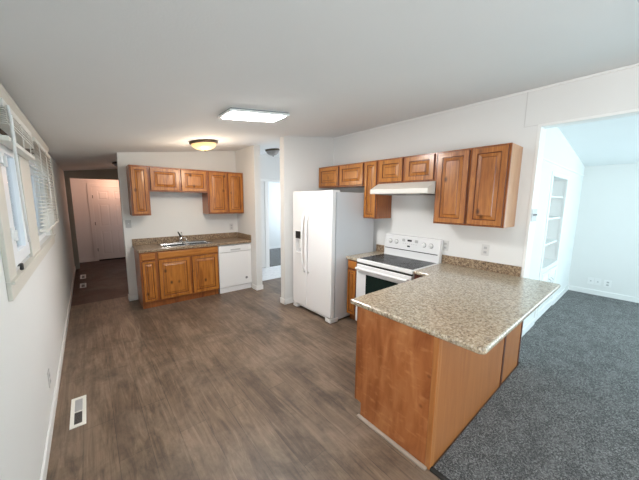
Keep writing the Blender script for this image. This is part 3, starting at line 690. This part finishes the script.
# ---------------------------------------------------------------- lamps
def dome(name, label, x, y, rad, mat, rim, drop=0.11, light=None):
    n = Vector((SL if x <= XR else -0.1135, 0, -1)).normalized()
    c = Vector((x, y, ceil(x)))
    t = thing(name, label, 'ceiling light', c)
    obj('rim', lathe([(0, 0.001), (rad*0.94, 0.001), (rad, 0.012), (rad, 0.028), (rad*0.96, 0.036), (rad*0.88, 0.036), (rad*0.86, 0.03)], c, n, 40), rim, t, smooth=True)
    prof = [(rad*0.88*math.cos(a), 0.034 + drop*0.78*math.sin(a)) for a in [PI/2*i/10 for i in range(11)]]; prof[-1] = (0, prof[-1][1])
    obj('glass_shade', lathe(prof, c, n, 40), mat, t, smooth=True)
    h = prof[-1][1]
    obj('finial', lathe([(0.0, h-0.002), (0.012, h-0.002), (0.014, h+0.006), (0.006, h+0.014), (0, h+0.018)], c, n, 16), rim, t, smooth=True)
    if light:
        p = c + n*(h+0.26); l = point(name+'_bulb', p, *light)
        u = point(name+'_added_glow', c + n*0.05 + Vector((0, -rad-0.10, 0)), light[0]*0.03, (1.0, 0.56, 0.22), 0.05)  # added lamp beside the shade, makes the orange glow on the ceiling
    return t
dome('dome_ceiling_light', 'lit amber glass dome ceiling light in front of the sink wall', 1.665, 4.15, 0.19, 'lit_alabaster', 'bronze', 0.115, (9, (1.0, 0.80, 0.60), 0.12))
dome('dome_ceiling_light', 'unlit grey glass dome ceiling light in the passage', 3.30, 5.05, 0.145, 'unlit_alabaster', 'bronze', 0.12)
dome('dome_ceiling_light', 'dark dome ceiling light in the corridor beside the sink wall', 0.93, 6.8, 0.16, 'unlit_alabaster', 'bronze', 0.10)
# fluorescent fixture
def under(x0, x1, y0, y1, h0, h1):
    bm = bmesh.new(); v = [bm.verts.new((x, y, ceil(x)-h)) for x in (x0, x1) for y in (y0, y1) for h in (h1, h0)]
    for q in ((0, 1, 3, 2), (4, 6, 7, 5), (0, 4, 5, 1), (2, 3, 7, 6), (0, 2, 6, 4), (1, 5, 7, 3)): bm.faces.new([v[i] for i in q])
    return bm
LX0, LX1, LY0, LY1 = 1.315, 1.915, 2.355, 2.65
fl = thing('fluorescent_ceiling_light', 'lit rectangular white fluorescent ceiling light', 'ceiling light', ((LX0+LX1)/2, (LY0+LY1)/2, ceil(1.6)))
obj('back_plate', under(LX0+0.01, LX1-0.01, LY0+0.01, LY1-0.01, 0.0005, 0.012), 'grey_mark', fl)
obj('frame', under(LX0, LX1, LY0, LY1, 0.010, 0.030), 'white_plastic', fl, bevel=0.004)
obj('diffuser', under(LX0+0.035, LX1-0.035, LY0+0.03, LY1-0.03, 0.030, 0.038), 'lit_diffuser', fl, bevel=0.006)

# ---------------------------------------------------------------- blinds
def blind_rail(t, y0, y1, z, x, name, h=0.03, d=0.035): return obj(name, B(x-d/2, x+d/2, y0, y1, z-h/2, z+h/2), 'slat_white', t, bevel=0.004)
BXC = 0.042
b1 = thing('window_blind', 'white slat blind pulled up over the nearest window', 'blind', (0.04, 2.5, 2.12), 'slat blinds on the left wall')
blind_rail(b1, 2.06, 2.98, 2.112, BXC, 'headrail', 0.036, 0.042)
bm = bmesh.new(); z = 2.092
while z > 2.012:
    box(bm, BXC-0.024+random.uniform(-0.003, 0.003), BXC+0.024+random.uniform(-0.003, 0.003), 2.065, 2.975, z-0.004, z); z -= 0.0095
obj('slats', bm, 'slat_white', b1)
blind_rail(b1, 2.065, 2.975, 1.945, BXC, 'bottom_rail', 0.026, 0.046)
for y in (2.25, 2.52, 2.80): obj('ladder_cord', tube([(BXC+0.022, y, 2.10), (BXC+0.022, y, 1.95)], 0.0025, 6), 'slat_white', b1)
obj('tilt_wand', tube([(0.072, 2.085, 2.105), (0.075, 2.10, 2.05), (0.064, 2.19, 1.75), (0.055, 2.32, 1.40)], 0.0065, 8), 'white_plastic', b1, smooth=True)
b2 = thing('window_blind', 'white slat blind lowered over the window farther along the left wall', 'blind', (0.04, 3.8, 2.12), 'slat blinds on the left wall')
Y0, Y1 = 3.17, 4.46
blind_rail(b2, Y0, Y1, 2.112, BXC, 'headrail', 0.036, 0.042)
bm = bmesh.new(); z = 2.085
while z > 1.405:
    a = math.radians(12); hw = 0.019; dx, dzz = hw*math.cos(a), hw*math.sin(a)
    v = [bm.verts.new(p) for p in ((BXC-dx, Y0, z+dzz), (BXC+dx, Y0, z-dzz), (BXC+dx, Y1, z-dzz), (BXC-dx, Y1, z+dzz))]
    v2 = [bm.verts.new(q.co + Vector((0.001, 0, 0.0016))) for q in v]
    bm.faces.new(v); bm.faces.new(v2[::-1])
    for i in range(4): bm.faces.new((v[i], v[(i+1) % 4], v2[(i+1) % 4], v2[i]))
    z -= 0.030
obj('slats', bm, 'slat_white', b2)
blind_rail(b2, Y0, Y1, 1.388, BXC, 'bottom_rail', 0.022, 0.05)
for y in (Y0+0.15, (Y0+Y1)/2, Y1-0.15): obj('ladder_cord', tube([(BXC+0.026, y, 2.10), (BXC+0.026, y, 1.39)], 0.0025, 6), 'slat_white', b2)

# ---------------------------------------------------------------- outlets and switches
def plate_parts(t, P, u, v, kind, w2=0.038, h2=0.062, pm='plate_paint', tm='white_plastic'):
    obj('plate', slab(P, u-w2, u+w2, v-h2, v+h2, 0.0, 0.006), pm, t, bevel=0.002)
    if kind == 'outlet':
        for dv in (-0.024, 0.024):
            f = obj('receptacle', slab(P, u-0.016, u+0.016, v+dv-0.014, v+dv+0.014, 0.005, 0.0085), 'light_grey_plastic', t, bevel=0.002)
            bm = bmesh.new()
            for du in (-0.007, 0.007): slab(P, u+du-0.0015, u+du+0.0015, v+dv-0.005, v+dv+0.006, 0.008, 0.0092, bm=bm)
            obj('slots', bm, 'grey_mark', f)
    elif kind == 'jack':
        obj('jack', slab(P, u-0.010, u+0.010, v-0.010, v+0.010, 0.005, 0.009), 'light_grey_plastic', t, bevel=0.002)
    else:
        n = kind
        for i in range(n):
            uu = u + (i-(n-1)/2)*0.046
            s = obj('toggle_surround', slab(P, uu-0.010, uu+0.010, v-0.02, v+0.02, 0.005, 0.0075), 'light_grey_plastic', t)
            obj('toggle', slab(P, uu-0.004, uu+0.004, v-0.003, v+0.012, 0.007, 0.018), tm, s, bevel=0.001)
def plate(name, label, cat, P, u, v, kind, group=None, **kw):
    t = thing(name, label, cat, P(u, v, 0.0), group); plate_parts(t, P, u, v, kind, **kw); return t
GO = 'wall outlets'
plate('wall_outlet', 'white outlet above the speckled backsplash under the large wall cabinet', 'outlet', FX(W), 1.118, 1.140, 'outlet', GO)
plate('wall_outlet', 'white outlet half hidden beside the range backguard', 'outlet', FX(W), 1.560, 1.130, 'outlet', GO)
plate('wall_outlet', 'white outlet above the dishwasher counter in the corner', 'outlet', FY(YS), 2.497, 1.130, 'outlet', GO)
plate('wall_outlet', 'white outlet low on the left wall above the baseboard', 'outlet', FXp(0.0), 2.80, 0.295, 'outlet', GO)
plate('light_switch', 'white light switch on the sink wall left of the counter', 'light switch', FY(YS), 0.815, 1.262, 1, pm='light_grey_plastic')
plate('light_switch', 'grey triple light switch at the edge of the living room opening', 'light switch', FY(0.745), W+0.088, 1.535, 3, w2=0.084, pm='light_grey_plastic', tm='grey_mark')
GJ = 'low wall plates in the living room'
plate('wall_outlet', 'left of three low white plates on the living room wall', 'outlet', FX(XL2), 0.562, 0.255, 'jack', GJ, w2=0.04, pm='white_plastic')
plate('wall_outlet', 'middle of three low white plates on the living room wall', 'outlet', FX(XL2), 0.470, 0.255, 'jack', GJ, w2=0.04, pm='white_plastic')
plate('wall_outlet', 'right of three low white plates on the living room wall', 'outlet', FX(XL2), 0.345, 0.25, 'outlet', GJ, w2=0.045, pm='white_plastic')

# ---------------------------------------------------------------- floor registers
def register(name, label, x0, x1, y0, y1, n, split, base_m):
    t = thing(name, label, 'floor vent', ((x0+x1)/2, (y0+y1)/2, 0.0), 'floor registers along the left wall')
    mx, my = 0.024, 0.035
    obj('faceplate', slab(FZ(0.0), x0, x1, y0, y1, 0.0005, 0.006, [(x0+mx, x1-mx, y0+my, split-0.006), (x0+mx, x1-mx, split+0.006, y1-my)]), base_m, t, bevel=0.002)
    obj('duct_shadow', B(x0+mx, x1-mx, y0+my, y1-my, 0.0002, 0.0012), 'dark_gap', t)
    bm = bmesh.new(); y = split+0.012
    while y < y1-my-0.004: box(bm, x0+mx, x1-mx, y, y+0.007, 0.0016, 0.005); y += 0.0115
    obj('open_louvres', bm, 'light_grey_plastic', t)
    bm = bmesh.new(); y = y0+my+0.006
    while y < split-0.01: box(bm, x0+mx, x1-mx, y, y+0.003, 0.0016, 0.003); y += 0.0115
    obj('far_louvres', bm, 'vent_metal', t)
    return t
register('floor_vent', 'white floor register nearest the camera on the laminate', 0.101, 0.195, 2.508, 2.902, 0, 2.70, 'almond_enamel')
register('floor_vent', 'nearer of two white floor registers far down the corridor', 0.105, 0.200, 6.66, 7.00, 0, 6.90, 'white_plastic')
register('floor_vent', 'farther of two white floor registers far down the corridor', 0.102, 0.195, 7.43, 7.82, 0, 7.72, 'white_plastic')
